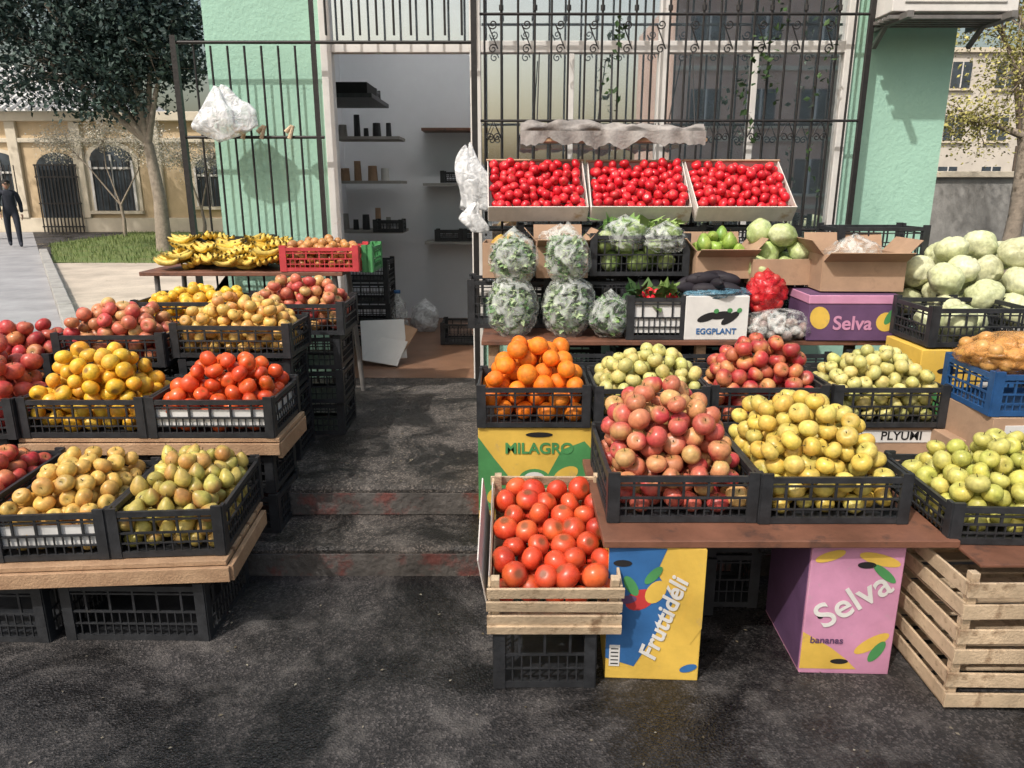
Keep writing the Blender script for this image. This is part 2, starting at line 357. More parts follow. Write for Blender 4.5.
def bag(name,loc,size,mt,seed=0,parent=None,pinch=True,amp=.16,rot=None):
    A,F=sphere(40,30); V=[]
    for p,t in A:
        d=Vector((math.sin(p)*math.cos(t),math.sin(p)*math.sin(t),math.cos(p)))
        q=d*1.7+Vector((seed*3.1,seed,0)); k=1+amp*1.2*mnoise.noise(q)+amp*.6*(abs(mnoise.noise(q*2.3))*2-.5)+amp*.5*abs(mnoise.noise(q*5))
        r=k
        if pinch and p<.75:
            s=p/.75; r*= .3+.7*s; d.z=d.z+(1-s)*.25
        V.append((d.x*r*size[0],d.y*r*size[1],max(-.92,d.z*(k if p>.75 else 1))*size[2]))
    b=MB(); b.v=V; b.f=F; b.m=[0]*len(F); b.mi(mt); return b.obj(name,parent,loc,rot,smooth=True)
def drape_bag(name,loc,w,h,seed,rot=None):
    b=MB(); nu,nv=44,26; V=[];F=[]
    for j in range(nv+1):
        v=j/nv; rad=w*(.16+.84*min(1,(v/.55))**.8)*(1-.25*max(0,v-.75)/.25)
        for i in range(nu):
            t=2*math.pi*i/nu; f=1+.22*math.sin(5*t+seed)*(1-v*.5)+.28*mnoise.noise(Vector((math.cos(t)*1.5+seed,math.sin(t)*1.5,v*2.5)))
            V.append((rad*f*math.cos(t)+.03*math.sin(v*5+seed),rad*f*.45*math.sin(t),-h*v+ (.10*h*mnoise.noise(Vector((t,seed,v)))) ))
    for j in range(nv):
        for i in range(nu): F.append([j*nu+i,j*nu+(i+1)%nu,(j+1)*nu+(i+1)%nu,(j+1)*nu+i])
    F.append([nv*nu+i for i in range(nu)]); b.v=V;b.f=F;b.m=[0]*len(F);b.mi('bagw'); return b.obj(name,None,loc,rot,smooth=True)
LEAF=(np.array([(0,0,0),(.45,.3,.06),(1,0,0),(.45,-.3,.06)]),[[0,1,2,3]])
def leaves(name,P,size,A,B,parent,seed=0,mt='leaf',tv=LEAF,tilt=math.pi):
    r=np.random.default_rng(seed); N=len(P); m=r.uniform(0,1,(N,1))**1.3; c=np.array(A)*(1-m)+np.array(B)*m
    return compose(name,tv[0],tv[1],P,rotm(N,tilt,r),size*r.uniform(.6,1.3,N),c,mt,parent,False)
# ------------------------------------------------------------------ ground & setting
g=MB(); g.b2(-200,200,-120,280,-.05,0,'asph'); g.obj('ground')
kx=lambda y:-4.3-(y-7.2)*.645
b=MB(); b.poly([(kx(3)-.1,3,.004),(kx(27)-.1,27,.004),(-60,27,.004),(-60,3,.004)],'path'); b.obj('pavement')
b=MB()
y=3.2
while y<17.5:
    L=.78; b.box((kx(y+L/2),y+L/2,.065+random.uniform(-.006,.006)),(.17,L*1.19-.02,.13),'conc2',(0,0,32.8+random.uniform(-.6,.6))); y+=L+.005
b.obj('kerb',bevel=.012)
b=MB(); b.poly([(kx(3)+.1,3,.008),(-2.2,3,.008),(-2.0,15.5,.008),(-6,16.2,.008),(kx(15.9)+.1,15.9,.008)],'sand'); b.obj('bare_earth_ground')
b=MB(); b.poly([(kx(16)+.1,16,.012),(-2,15.7,.012),(-2,26.6,.012),(-13.2,26.6,.012),(-13.2,21.5,.012)],'grass'); b.obj('lawn')
r=np.random.default_rng(3); P=np.stack([r.uniform(-13,-2.2,9000),r.uniform(15.8,26,9000),np.full(9000,.01)],1); P=P[P[:,0]>-4.3-(P[:,1]-7.2)*.645+.2]
leaves('grass',P,.10,(.08,.13,.03),(.20,.24,.08),None,5,tv=(np.array([(0,0,0),(.12,0,0),(.1,0,1),(.02,0.05,1)]),[[0,1,2,3]]),tilt=.5)
r=np.random.default_rng(12); P=np.stack([r.uniform(-2.5,2.6,200),r.uniform(1.3,3.0,200),np.full(200,.006)],1)
leaves('ground_litter',P,.014,(.10,.08,.05),(.38,.35,.28),None,6,tilt=.3)
P=np.stack([r.uniform(-.95,-.2,60),r.uniform(3.2,4.9,60),np.full(60,.276)],1); leaves('step_litter',P,.016,(.10,.08,.05),(.38,.35,.28),None,7,tilt=.3)
s=G('entrance_steps'); 
def rough_slab(x0,x1,y0,y1,z0,z1,m,seed):
    b=MB(); n=120; V=[];F=[]
    for i in range(n+1):
        x=x0+(x1-x0)*i/n; c=max(0,mnoise.noise(Vector((x*6,seed,0))))*.03+max(0,mnoise.noise(Vector((x*23,seed,2))))*.012; zz=z1+.003*mnoise.noise(Vector((x*3,seed,1)))
        V+=[(x,y0,z0),(x,y0,z1-.014-c),(x,y0+.012+c*.9,zz),(x,y1,z1)]
    for i in range(n):
        for k in range(3): F.append([4*i+k,4*i+4+k,4*i+5+k,4*i+1+k])
    b.v=V;b.f=F;b.m=[0]*len(F);b.mi(m); return b
rough_slab(-2.1,2.83,2.83,3.2,-.02,.13,'conc',1).obj('lower_tread',s); rough_slab(-2.1,2.83,3.15,5.13,.10,.27,'conc',5).obj('upper_tread',s)
b=MB(); b.b2(-2.095,2.825,2.90,5.12,-.02,.10,'conc'); b.b2(-2.095,2.825,3.22,5.12,.10,.24,'conc'); b.obj('core',s)
b=MB(); b.b2(-2.09,2.82,2.822,2.833,.0,.10,'riser'); b.b2(-2.09,2.82,3.142,3.153,.135,.238,'riser'); b.obj('risers',s)
# ------------------------------------------------------------------ shop building
S=G('shop_building'); YF=5.12
b=MB(); b.b2(-1.96,-1.22,YF,YF+.25,0,6.2,'mint'); b.b2(2.18,2.83,YF,YF+.25,0,6.2,'mint'); b.b2(-1.22,2.18,YF,YF+.25,3.05,6.2,'mint'); b.b2(-.2,2.18,YF,YF+.25,.0,.9,'mint')
b.b2(-1.96,-1.71,YF+.25,12,0,6.2,'mint'); b.b2(2.58,2.83,YF+.25,12,0,6.2,'mint'); b.obj('walls',S)
b=MB(); b.b2(-2.1,2.97,5.02,12.1,6.2,6.35,'conc2'); b.b2(-1.71,2.58,5.37,7.7,3.2,3.3,'inwall'); b.obj('roof',S)
b=MB(); b.b2(-1.71,2.58,7.62,7.72,.0,3.2,'inwall'); b.b2(-1.705,-1.65,5.38,7.62,.0,3.2,'inwall'); b.b2(2.52,2.575,5.38,7.62,.0,3.2,'inwall'); b.obj('interior_walls',S)
b=MB(); b.b2(-1.7,2.57,5.13,7.62,.2,.272,'tile'); b.obj('interior_floor',S)
for x in(-.6,1.2):
    g=G('ceiling_tube_lamp',(x,6.5,3.14)); b=MB(); b.box((0,0,.03),(1.25,.10,.04),'frame'); b.obj('housing',g); b=MB(); b.cyl((-.58,0,-.01),(.58,0,-.01),.018,.018,'tube',10); b.obj('tube',g)
b=MB(); fy0,fy1=YF-.03,YF+.05
for x,w in((-1.185,.07),(-.235,.07),(.97,.06),(2.15,.06)): b.b2(x-w/2,x+w/2,fy0,fy1,.272 if x<0 else .9,3.05,'frame')
for x0,x1 in((-1.15,-.27),(-.2,.94),(1.0,2.12)):
    b.b2(x0,x1,fy0+.004,fy1-.004,2.42,2.49,'frame'); b.b2(x0,x1,fy0+.004,fy1-.004,2.99,3.05,'frame')
    if x0>-1: b.b2(x0,x1,fy0+.004,fy1-.004,.9,.96,'frame')
for x in(.38,1.56): b.b2(x-.02,x+.02,fy0+.01,fy1-.01,.96,2.42,'frame'); 
b.b2(-.27,2.2,YF-.07,YF-.005,.86,.895,'conc2')
b.obj('window_frames',S,bevel=.004)
b=MB(); b.b2(-1.15,-.27,YF+.012,YF+.016,2.49,2.99,'glass')
for x0,x1 in((-.2,.36),(.40,.94),(1.0,1.54),(1.58,2.12)): b.b2(x0,x1,YF+.012,YF+.016,.96,2.42,'glass')
for x0,x1 in((-.2,.94),(1.0,2.12)): b.b2(x0,x1,YF+.012,YF+.016,2.49,2.99,'glass')
b.obj('window_panes',S)
sh=G('wall_shelves')
b=MB()
for z in(1.18,1.62,2.0,): b.b2(-1.6,-1.0,6.9,7.3,z,z+.025,'conc2')
b.b2(-.85,-.1,7.3,7.6,1.6,1.625,'conc2'); b.b2(-.85,-.1,7.3,7.6,2.1,2.125,'brown'); b.b2(-.85,-.1,7.3,7.6,1.05,1.075,'conc2')
b.obj('boards',sh)
b=MB()
for z in(1.205,1.645,2.025):
    x=-1.58
    while x<-1.08:
        w=random.uniform(.05,.11); h=random.uniform(.07,.2); b.cyl((x+w/2,7.05,z),(x+w/2,7.05,z+h),w*.42,w*.36,random.choice(['card','dark','black','conc2','whitepr','card','black']),10); x+=w+random.uniform(.01,.05)
b.obj('jars_and_packets',sh)
for x,y,z in((-.62,7.42,1.078),(-.35,7.42,1.078),(-.55,7.42,1.628),(-1.1,6.8,1.2),(-1.3,6.9,2.3)): empty_crate(x,y,z,.26,.2,.1)
b=MB(); b.b2(-1.62,-1.05,5.9,6.7,2.24,2.27,'black'); b.b2(-1.62,-1.60,5.9,6.7,1.0,2.5,'conc2'); b.b2(-1.45,-1.1,6.0,6.4,2.272,2.36,'dark'); b.obj('upper_rack',sh)
for z in (.29,.47,.65,.83): empty_crate(-1.25,6.3,z,.45,.35,.17)
empty_crate(-.42,6.4,.275,.38,.3,.18)
b=MB(); prof=[(0,.08),(.02,.085),(.2,.085),(.22,.078),(.24,.085),(.34,.08),(.40,.03),(.44,.025)]
for (z0,r0),(z1,r1) in zip(prof,prof[1:]): b.cyl((0,0,z0),(0,0,z1),r0,r1,M['bag'],16,False)
b.cyl((0,0,.44),(0,0,.465),.028,.028,'lblue',12); b.obj('water_bottle',None,(-.98,6.3,.275),smooth=True)
b=MB(); b.box((0,0,.17),(.34,.012,.34),'paper',(-38,0,12)); b.box((.03,-.1,.1),(.28,.01,.24),'paper',(-50,6,-15)); b.box((.12,.05,.16),(.20,.01,.26),'card',(-40,10,-35)); b.obj('leaning_paper_sheets',None,(-1.0,5.65,.275),bevel=.002)
bag('plastic_bag',(-.82,6.9,.40),(.13,.1,.15),'bagw',5)
gr=G('window_grille'); Yg=4.98; L=[]
xs=np.arange(-.17,2.2,.104)
for x in xs: L.append([(x+random.uniform(-.004,.004),Yg,1.28),(x,Yg,3.1)])
tube('bars',L,.0075,'iron',gr)
tube('rails',[[(-.2,Yg,z),(2.2,Yg,z)] for z in(1.32,2.0,2.62)],.009,'iron',gr)
L=[]
def spiral(cx,cz,r,sx,sz,turns=1.4,n=16): return [(cx+sx*r*(1-i/n*.8)*math.cos(i/n*turns*6.283),Yg-.012,cz+sz*r*(1-i/n*.8)*math.sin(i/n*turns*6.283)) for i in range(n+1)]
for i,x in enumerate(xs[:-1]):
    c=x+.052
    if i%2==0: L+= [spiral(c,2.42,.03,1,1),spiral(c,2.56,.03,-1,-1),[(c+.03,Yg-.012,2.42),(c,Yg-.012,2.49),(c-.03,Yg-.012,2.56)]]
    if i%2==0: L+=[spiral(c-.02,1.9,.026,-1,1),spiral(c+.022,1.9,.026,1,1),[(c-.046,Yg-.012,1.9),(c,Yg-.012,2.0),(c+.048,Yg-.012,1.9)]]
tube('scrolls',L,.0042,'iron',gr)
b=MB(); b.box((2.215,Yg,2.15),(.03,.03,1.9),'iron'); b.box((-.235,Yg-.04,1.7),(.035,.035,2.86),'iron')
for i,x in enumerate(xs): 
    if i%2: b.cyl((x,Yg-.002,2.64),(x,Yg-.002,2.67),.014,.014,'iron',8)
b.obj('end_posts_and_collars',gr)
gl=G('side_wall_grille'); L=[[(x,4.98,.28),(x,4.98,2.44)] for x in np.arange(-1.98,-1.24,.105)]
L+=[[(x,4.98,2.5),(x,4.98,3.1)] for x in np.arange(-1.15,-.25,.105)]
tube('bars',L,.0075,'iron',gl); tube('rails',[[(-2.12,4.98,z),(-1.2,4.98,z)] for z in(1.9,.5)]+[[(-2.12,4.98,2.46),(-.24,4.98,2.46)]],.011,'iron',gl)
b=MB(); b.box((-2.1,4.98,1.3),(.035,.035,2.4),'iron'); b.box((-1.235,4.985,1.6),(.025,.03,3.0),'iron')
for x in (-1.72,-1.6,-1.42):
    b.cyl((x-.02,4.965,1.93),(x+.02,4.965,1.97),.016,.010,'woodl',8); b.cyl((x+.03,4.965,1.97),(x-.0,4.965,1.89),.010,.015,'woodl',8)
b.obj('posts_and_ties',gl)
vp=[]; 
for x0,z0,z1 in((.62,2.6,2.05),(1.5,2.5,1.85),(1.62,2.7,2.1),(1.92,2.7,1.5)):
    for k in range(45): t=random.random(); vp.append((x0+.05*math.sin(t*8)+random.gauss(0,.018),4.955+random.gauss(0,.012),z0+(z1-z0)*t))
leaves('hanging_vine',np.array(vp),.045,(.02,.05,.015),(.07,.13,.04),None,8)
cv=G('rolled_canvas_awning'); b=MB(); b.b2(.06,1.16,4.62,4.86,1.855,1.875,'wood'); b.obj('plank',cv)
A=[];F=[];nx=90;nt=14
for i in range(nx+1):
    x=.05+1.1*i/nx
    for k in range(nt):
        t=2*math.pi*k/nt; q=mnoise.noise(Vector((x*9,math.cos(t)*1.6,math.sin(t)*1.6))); rr=.036*(1+.9*q); A.append((x,4.70+1.6*rr*math.cos(t),1.925+rr*math.sin(t)+.012*math.sin(x*5)))
for i in range(nx):
    for k in range(nt): F.append([i*nt+k,i*nt+(k+1)%nt,(i+1)*nt+(k+1)%nt,(i+1)*nt+k])
o0=len(A)
for i in range(nx+1):
    x=.05+1.1*i/nx; h=.045+.07*mnoise.noise(Vector((x*7,3,0)))+.03*mnoise.noise(Vector((x*25,3,0)))
    A.append((x,4.61,1.915)); A.append((x,4.605+.012*math.sin(x*40),1.905-h-.02))
for i in range(nx): F.append([o0+2*i,o0+2*i+2,o0+2*i+3,o0+2*i+1])
b=MB(); b.v=A; b.f=F; b.m=[0]*len(F); b.mi('fabric'); b.obj('canvas',cv,smooth=True)
tube('hanging_wires',[[(x,4.7,1.95),(x+.02,4.97,2.4)] for x in(.15,.6,1.1)],.004,'iron',cv)
ac=G('air_conditioner',(2.60,4.90,2.56)); b=MB(); b.box((0,0,.28),(.74,.28,.50),'frame'); 
for k in range(9): b.box((0,-.143,.08+k*.05),(.6,.008,.012),'conc2')
b.obj('casing',ac,bevel=.01); b=MB()
for x in(-.3,.3): b.box((x,.0,.0),(.035,.46,.035),'rind'); b.box((x,.12,-.05),(.025,.025,.2),'rind',(52,0,0))
for k in range(5): b.box((0,-.12+k*.06,.002),(.76,.03,.02),'rind')
b.obj('bracket',ac)
drape_bag('hanging_plastic_bag',(-1.86,4.9,2.18),.17,.30,2,(0,-22,0))
drape_bag('hanging_plastic_bag',(-.25,4.8,1.84),.11,.38,4)
drape_bag('hanging_plastic_bag',(-.23,4.72,1.50),.07,.18,9)
# ------------------------------------------------------------------ RIGHT STALL
t=G('low_display_table'); b=MB(); b.b2(.29,1.42,2.13,2.86,.49,.515,'brown'); b.obj('table_top',t,bevel=.003)
def carton(name,c,sz,m,lid=None,rz=0,rx=0):
    g=G(name,c,rz,rx); w,d,h=sz; b=MB(); b.box((0,0,h/2),(w,d,h),m)
    if lid: b.box((0,0,h*.86),(w+.008,d+.008,h*.28),lid)
    b.obj('carton_body',g,bevel=.004); return g
c=carton('printed_fruit_carton',(.475,2.32,0),(.31,.36,.488),'yellow',rz=-3); b=MB(); y=-.1815; w=.155
b.poly([(-w,y,.485),(.03,y,.485),(.0,y,.40),(.06,y,.30),(.01,y,.18),(-.06,y,.05),(-w,y,.08)],'lblue')
y-=.001
b.poly([(.06,y,.485),(w,y,.485),(w,y,.2),(.12,y,.14),(.09,y,.22),(.12,y,.33),(.08,y,.40)],'yellow'); 
b.disc((-.05,.30),.05,.035,y,'red',16,30); b.disc((.0,.33),.045,.03,y-.0005,'yellow',16,60); b.disc((-.08,.35),.04,.018,y-.0007,'green',16,120); b.disc((-.01,.39),.04,.016,y-.0009,'green',16,50); b.disc((-.09,.30),.03,.015,y-.0011,'purple',16,10)
b.disc((-.11,.43),.03,.012,y-.0006,'dark'); b.disc((.12,.05),.03,.014,y-.0006,'lblue',16,20); b.box((-.125,y,.09),(.035,.001,.08),'whitepr')
for k in range(5): b.box((-.125,y-.0012,.06+k*.014),(.025,.0006,.004),'dark')
b.obj('printed_artwork',c); text('Fruttidéli',.085,'whitepr',c,(.03,-.1845,.23),(90,-72,0),.002,.2)
c=carton('printed_banana_carton',(1.13,2.36,0),(.30,.38,.488),'pink',rz=-2); b=MB(); y=-.1915
b.poly([(-.15,y,.02),(-.15,y,.16),(-.10,y,.13),(-.05,y,.10),(.0,y,.06),(.04,y,.02)],'yellow')
b.disc((.08,.12),.065,.022,y,'yellow',20,35); b.disc((.10,.09),.045,.018,y-.0006,'green',20,60); b.disc((.07,.43),.07,.02,y,'yellow',20,-15); b.disc((.09,.38),.05,.015,y-.0006,'green',20,-40); b.disc((-.09,.44),.05,.017,y-.0006,'yellow',20,20)
b.disc((.03,.41),.03,.012,y-.0006,'dark'); b.disc((-.10,.22),.010,.010,y-.0006,'dark'); b.disc((-.02,.05),.03,.01,y-.0012,'dark'); b.obj('printed_artwork',c)
text('Selva',.13,'whitepr',c,(.0,-.1935,.28),(90,-35,0),.0015); text('bananas',.035,'purple',c,(-.07,-.1935,.13),(90,0,0),.0005)
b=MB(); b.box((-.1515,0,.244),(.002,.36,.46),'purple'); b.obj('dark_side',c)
for x,y in((.8,2.7),(.62,2.66),(1.3,2.7)): stack(x,y,0,.48,.3,.24,2)
empty_crate(.105,2.30,0,.33,.40,.235)
empty_crate(.105,2.62,0,.33,.20,.33)
wc=G('wooden_crate_of_persimmons',(.135,2.09,.235),0,13); b=wcrate(.43,.60,.17); b.v=[(x,y+.30,z) for x,y,z in b.v]; b.obj('crate_body',wc,bevel=.0015)
b=MB(); b.box((0,-.004,-.006),(.43,.018,.03),'woodl'); b.box((-.228,.26,.14),(.004,.44,.20),'cardw',(0,-8,0)); b.box((-.208,.30,.10),(.003,.50,.14),'cardw'); b.obj('slats_and_liner',wc)
P=[]
rr_=np.random.default_rng(9)
for lay in range(2):
    for j in range(7):
        k_=5 if (j+lay)%2==0 else 4
        for i in range(k_): P.append(((i-(k_-1)/2)*.080+rr_.normal()*.006,.068+j*.078+rr_.normal()*.006,.075+lay*.066+rr_.uniform(0,.014)))
fruit('persimmons',np.array(P),.082,'persimmon',*PAL['persimmon'],wc,'tomato',.8,1.7,5)
fcrate('apples',.32,.812,2.26,2.80,.517,.165,.22,'apple',.072,'pinkapple',blush=.9,rz=0)
fcrate('yellow_apples',.818,1.31,2.25,2.79,.517,.165,.18,'apple',.067,'yellowapple',blush=.45,rz=0)
fcrate('oranges',-.15,.34,3.08,3.44,.577,.18,.16,'orange',.085,'orange',blush=.4,mt='fruitm',rz=0)
fcrate('green_apples',.36,.85,3.06,3.44,.577,.18,.13,'apple',.062,'palegreen',blush=.7,rz=0)
fcrate('red_apples',.86,1.37,3.08,3.44,.577,.18,.17,'apple',.071,'redapple',blush=1,rz=0)
fcrate('yellow_apples',1.40,1.895,3.08,3.46,.577,.18,.12,'apple',.062,'palegreen',blush=.5,rz=0)
c=carton('printed_fruit_carton',(.12,3.27,.131),(.54,.36,.44),'yellow'); b=MB(); y=-.1815
b.poly([(-.27,y,.05),(-.27,y,.40),(-.2,y,.30),(-.14,y,.22),(-.16,y,.05)],'green'); b.poly([(.06,y,.05),(.02,y,.18),(.10,y,.34),(.2,y,.38),(.27,y,.3),(.27,y,.05)],'green'); b.disc((.12,.22),.06,.035,y-.0006,'yellow',20,30); b.disc((-.02,.2),.07,.05,y-.0006,'green'); b.disc((-.02,.2),.05,.035,y-.001,'whitepr'); b.disc((.0,.41),.06,.012,y-.001,'dark'); b.disc((-.2,.12),.04,.03,y-.0006,'yellow',16,60); b.disc((.2,.14),.03,.02,y-.0006,'whitepr',16,60)
b.obj('printed_artwork',c)
text('MILAGRO',.07,'green',c,(.0,-.184,.345),bold=.002)
c=carton('cardboard_carton',(1.62,3.28,.27),(.56,.36,.30),'card'); b=MB(); b.box((0,-.182,.26),(.5,.003,.055),'whitepr'); b.disc((.15,.14),.05,.014,-.1825,'dark'); b.obj('label',c); text('PLYUMI',.055,'dark',c,(.1,-.1845,.262),bold=.001)
for x in(.62,1.1): stack(x,3.27,.27,.57,.48,.34,2)
for k in range(3):
    w=G('wooden_crate',(1.66+random.uniform(-.006,.006),2.24,.008+k*.158),-1+k); wcrate(.60,.52,.142,'woodl',2).obj('crate_body',w,bevel=.0015)
b=MB(); b.b2(1.42,1.98,2.02,2.5,.482,.492,'brown'); b.obj('brown_board',bevel=.002)
fcrate('green_apples',1.40,1.95,2.14,2.62,.494,.13,.14,'apple',.064,'greenyellow',blush=.4,rz=-2)
t=G('long_display_table'); b=MB(); b.b2(-.16,2.12,3.78,4.5,.795,.82,'brown'); b.obj('table_top',t,bevel=.003)
b=MB(); 
for x in(-.1,1.0,2.05):
    for y in(3.85,4.4): b.box((x,y,.53),(.05,.05,.525),'wood')
b.obj('legs',t)
stack(1.95,3.66,.27,.78,.42,.2,3); stack(1.45,3.7,.27,.76,.48,.2,3); stack(.9,3.7,.27,.76,.48,.2,3); stack(.3,3.7,.27,.76,.48,.2,3)
stack(.3,4.6,.27,1.38,.5,.3,6); stack(.9,4.6,.27,1.38,.5,.3,6); stack(1.45,4.6,.27,1.38,.5,.3,6)
for x in(-.02,.5,1.0,1.5,2.0): stack(x,4.27,.822,1.10,.46,.3,1)
for i,x in enumerate((.15,.745,1.35)):
    g=G('cardboard_tray_of_tomatoes',(x,4.42,1.40),random.uniform(-2.5,2.5),38+random.uniform(-2,2)); w,d,h=.575,.44,.11; b=MB()
    b.box((0,d/2,.004),(w,d,.006),'cardw'); b.box((0,0,h*.5),(w,.006,h*.98),'cardw'); b.box((0,d,h*.45),(w,.006,h*.95),'cardw')
    for s_ in(-1,1): b.box((s_*w/2,d/2,h*.45),(.006,d-.008,h*.9),'cardw')
    b.box((0,d*.995,h*.9),(w+.02,.012,.014),'card'); b.obj('tray',g,bevel=.002)
    P=pile(w-.015,d-.012,.01,h+.005,.022,.056,40+i); P[:,1]+=d/2; fruit('tomatoes',P,.058,'tomato',*PAL['redtom'],g,'tomato',.5,2.2,40+i,.05)
def opencarton(name,x,y,z,w,d,h,flap=.12,m='card'):
    g=G(name,(x,y,z),random.uniform(-3,3)); b=MB(); b.box((0,0,.004),(w,d,.006),m)
    for s_ in(-1,1):
        b.box((0,s_*d/2,h/2),(w,.006,h),m); b.box((s_*w/2,0,h/2),(.006,d-.008,h),m)
        if flap: b.box((s_*(w/2+flap*.35),0,h+flap*.35),(.005,d,flap),m,(0,s_*42,0))
    if flap: b.box((0,d/2+flap*.2,h+flap*.45),(w,.005,flap),m,(-20,0,0)); b.box((0,-d/2-flap*.45,h-flap*.1),(w,.005,flap),m,(60,0,0))
    b.obj('carton_body',g,bevel=.0015); return g
g=opencarton('open_carton_of_mangoes',-.02,4.22,1.11,.27,.28,.19,0); P=pile(.24,.25,.01,.17,.06,.09,3); fruit('mangoes',P,.09,'pear',(.55,.33,.05),(.45,.30,.06),(.3,.12,.05),g)
g=opencarton('open_carton',.27,4.22,1.11,.28,.28,.2,.08)
bag('plastic_bag',(.27,4.2,1.30),(.12,.1,.08),'bag',13)
def greens(name,w,d,z,H,n,parent,seed,A=(.10,.22,.05),B=(.35,.48,.16),size=.08):
    r=np.random.default_rng(seed); P=np.stack([r.uniform(-w/2,w/2,n),r.uniform(-d/2,d/2,n),z+r.uniform(0,1,n)*H],1); return leaves(name,P,size,A,B,parent,seed)
g=G('crate_of_greens',(.70,4.24,1.12),0); crate_body(.54,.3,.22,'black',None,g); fruit('lettuces',pile(.5,.27,.01,.2,.08,.12,5),.12,'cabbage',(.22,.36,.08),(.40,.50,.18),(.5,.6,.3),g,'fruitm'); greens('loose_leaves',.46,.24,.18,.12,160,g,4)
bag('plastic_bag',(.62,4.15,1.34),(.13,.09,.09),'bag',21); bag('plastic_bag',(.84,4.12,1.32),(.12,.09,.08),'bag',22)
g=opencarton('open_carton_of_peppers',1.16,4.2,1.11,.32,.3,.15,.09); fruit('green_peppers',pile(.28,.26,.01,.15,.1,.075,8),.075,'pear',(.25,.42,.06),(.40,.50,.10),(.1,.25,.04),g)
g=opencarton('carton_of_cabbages',1.47,4.18,1.08,.36,.34,.14,0); fruit('cabbages',pile(.40,.36,.01,.14,.20,.14,11),.14,'cabbage',(.34,.47,.14),(.52,.60,.27),(.66,.70,.42),g,'fruitm')
g=opencarton('open_carton',1.82,3.98,1.07,.42,.3,.19,.1); bag('plastic_bag',(1.80,3.94,1.25),(.14,.09,.09),'bag',31)
empty_crate(2.05,4.3,1.16,.5,.3,.22); empty_crate(2.05,4.3,.83,.5,.3,.22)
for i,(x,z,sx,sz) in enumerate(((.0,.98,.135,.17),(.01,1.23,.125,.13),(.30,.98,.135,.17),(.29,1.24,.12,.14))):
    g=G('bag_of_greens',(x,3.92,z),i*7-10); r=np.random.default_rng(i+60); q=r.normal(size=(1300,3)); q/=np.linalg.norm(q,axis=1,keepdims=True); q*=r.uniform(.70,.93,(1300,1))*np.array([sx*.88,.10,sz*.87]); q[:,0]-=.01; leaves('greens',q,.036,(.06,.17,.04),(.50,.62,.34),g,i)
    bag('bag_film',(0,0,0),(sx*1.03,.125,sz*1.05),'bag',i+50,g,amp=.10)
g=G('bag_of_cucumbers',(.52,3.88,.93)); r=np.random.default_rng(8); q=r.normal(size=(300,3)); q/=np.linalg.norm(q,axis=1,keepdims=True); q*=np.array([.09,.07,.08]); leaves('greens',q,.05,(.04,.12,.03),(.18,.30,.09),g,9); bag('bag_film',(0,0,0),(.115,.1,.12),'bag',77,g,amp=.12)
g=G('lined_vegetable_crate',(.755,3.93,.822)); crate_body(.31,.26,.22,'black','paper',g)
b=MB(); b.box((0,-.118,.12),(.27,.003,.17),'paper'); b.obj('white_liner',g)
greens('leafy_vegetables',.27,.2,.17,.09,120,g,14,(.02,.06,.02),(.2,.3,.08))
fruit('tomatoes',pile(.26,.2,.12,.21,.04,.05,9),.05,'tomato',*PAL['redtom'],g,'tomato')
g=G('eggplant_carton',(1.06,3.93,.822),1); b=MB(); b.box((0,0,.115),(.33,.27,.23),'whitepr'); b.obj('carton_body',g,bevel=.004); b=MB(); y=-.1365
for cx,cz,a in((-.05,.12,20),(.02,.13,10),(.07,.115,35)): b.disc((cx,cz),.055,.02,y-.0003*(cx+1),'dark',18,a); b.disc((cx+.045,cz+.02+a*.0006),.014,.012,y-.0012,'green',12,a)
b.obj('printed_artwork',g); text('EGGPLANT',.042,'lblue',g,(0,-.138,.045),bold=.001)
r=np.random.default_rng(5); P=pile(.32,.24,.22,.26,.07,.07,19); t0=T['pear']; compose('eggplants',t0['v'],t0['f'],P,np.array([Euler((1.4+r.uniform(-.2,.2),0,r.uniform(-2,2))).to_matrix() for _ in range(len(P))]),np.tile([.038,.038,.075],(len(P),1)),np.tile([.022,.018,.024],(len(P),1)),'leaf',g)
M['bagb']=bagmat('blue_bag',(.10,.22,.30),.30); bag('blue_bag_liner',(0,.0,.235),(.20,.15,.035),'bagb',7,g,False)
g=G('red_net_bag_of_onions',(1.34,3.9,1.05)); P=pile(.17,.14,-.1,.06,.06,.055,23); fruit('onions',P,.055,'orange',(.5,.03,.03),(.6,.05,.04),(.4,.02,.02),g); M['netr']=bagmat('red_net_film',(.6,.02,.03),.45); bag('net',(0,0,0),(.10,.09,.11),'netr',6,g)
g=G('bag_of_garlic',(1.40,3.84,.895)); P=pile(.30,.2,-.07,.0,.05,.05,24); fruit('garlic',P,.05,'orange',(.40,.34,.31),(.30,.24,.22),(.25,.16,.16),g); bag('bag_film',(0,0,0),(.18,.12,.085),'bag',61,g,False)
g=G('printed_banana_carton',(1.76,3.92,.822),-1); b=MB(); b.box((0,0,.12),(.46,.30,.24),'purple'); b.box((0,0,.215),(.468,.308,.045),'pink'); b.obj('carton_body',g,bevel=.004); b=MB(); b.disc((-.17,.12),.05,.06,-.1515,'yellow',18,20); b.disc((.17,.1),.05,.05,-.1515,'yellow'); b.disc((.19,.13),.02,.05,-.152,'green',16,-30); b.obj('printed_artwork',g); text('Selva',.10,'pink',g,(0,-.1525,.09),bold=.002)
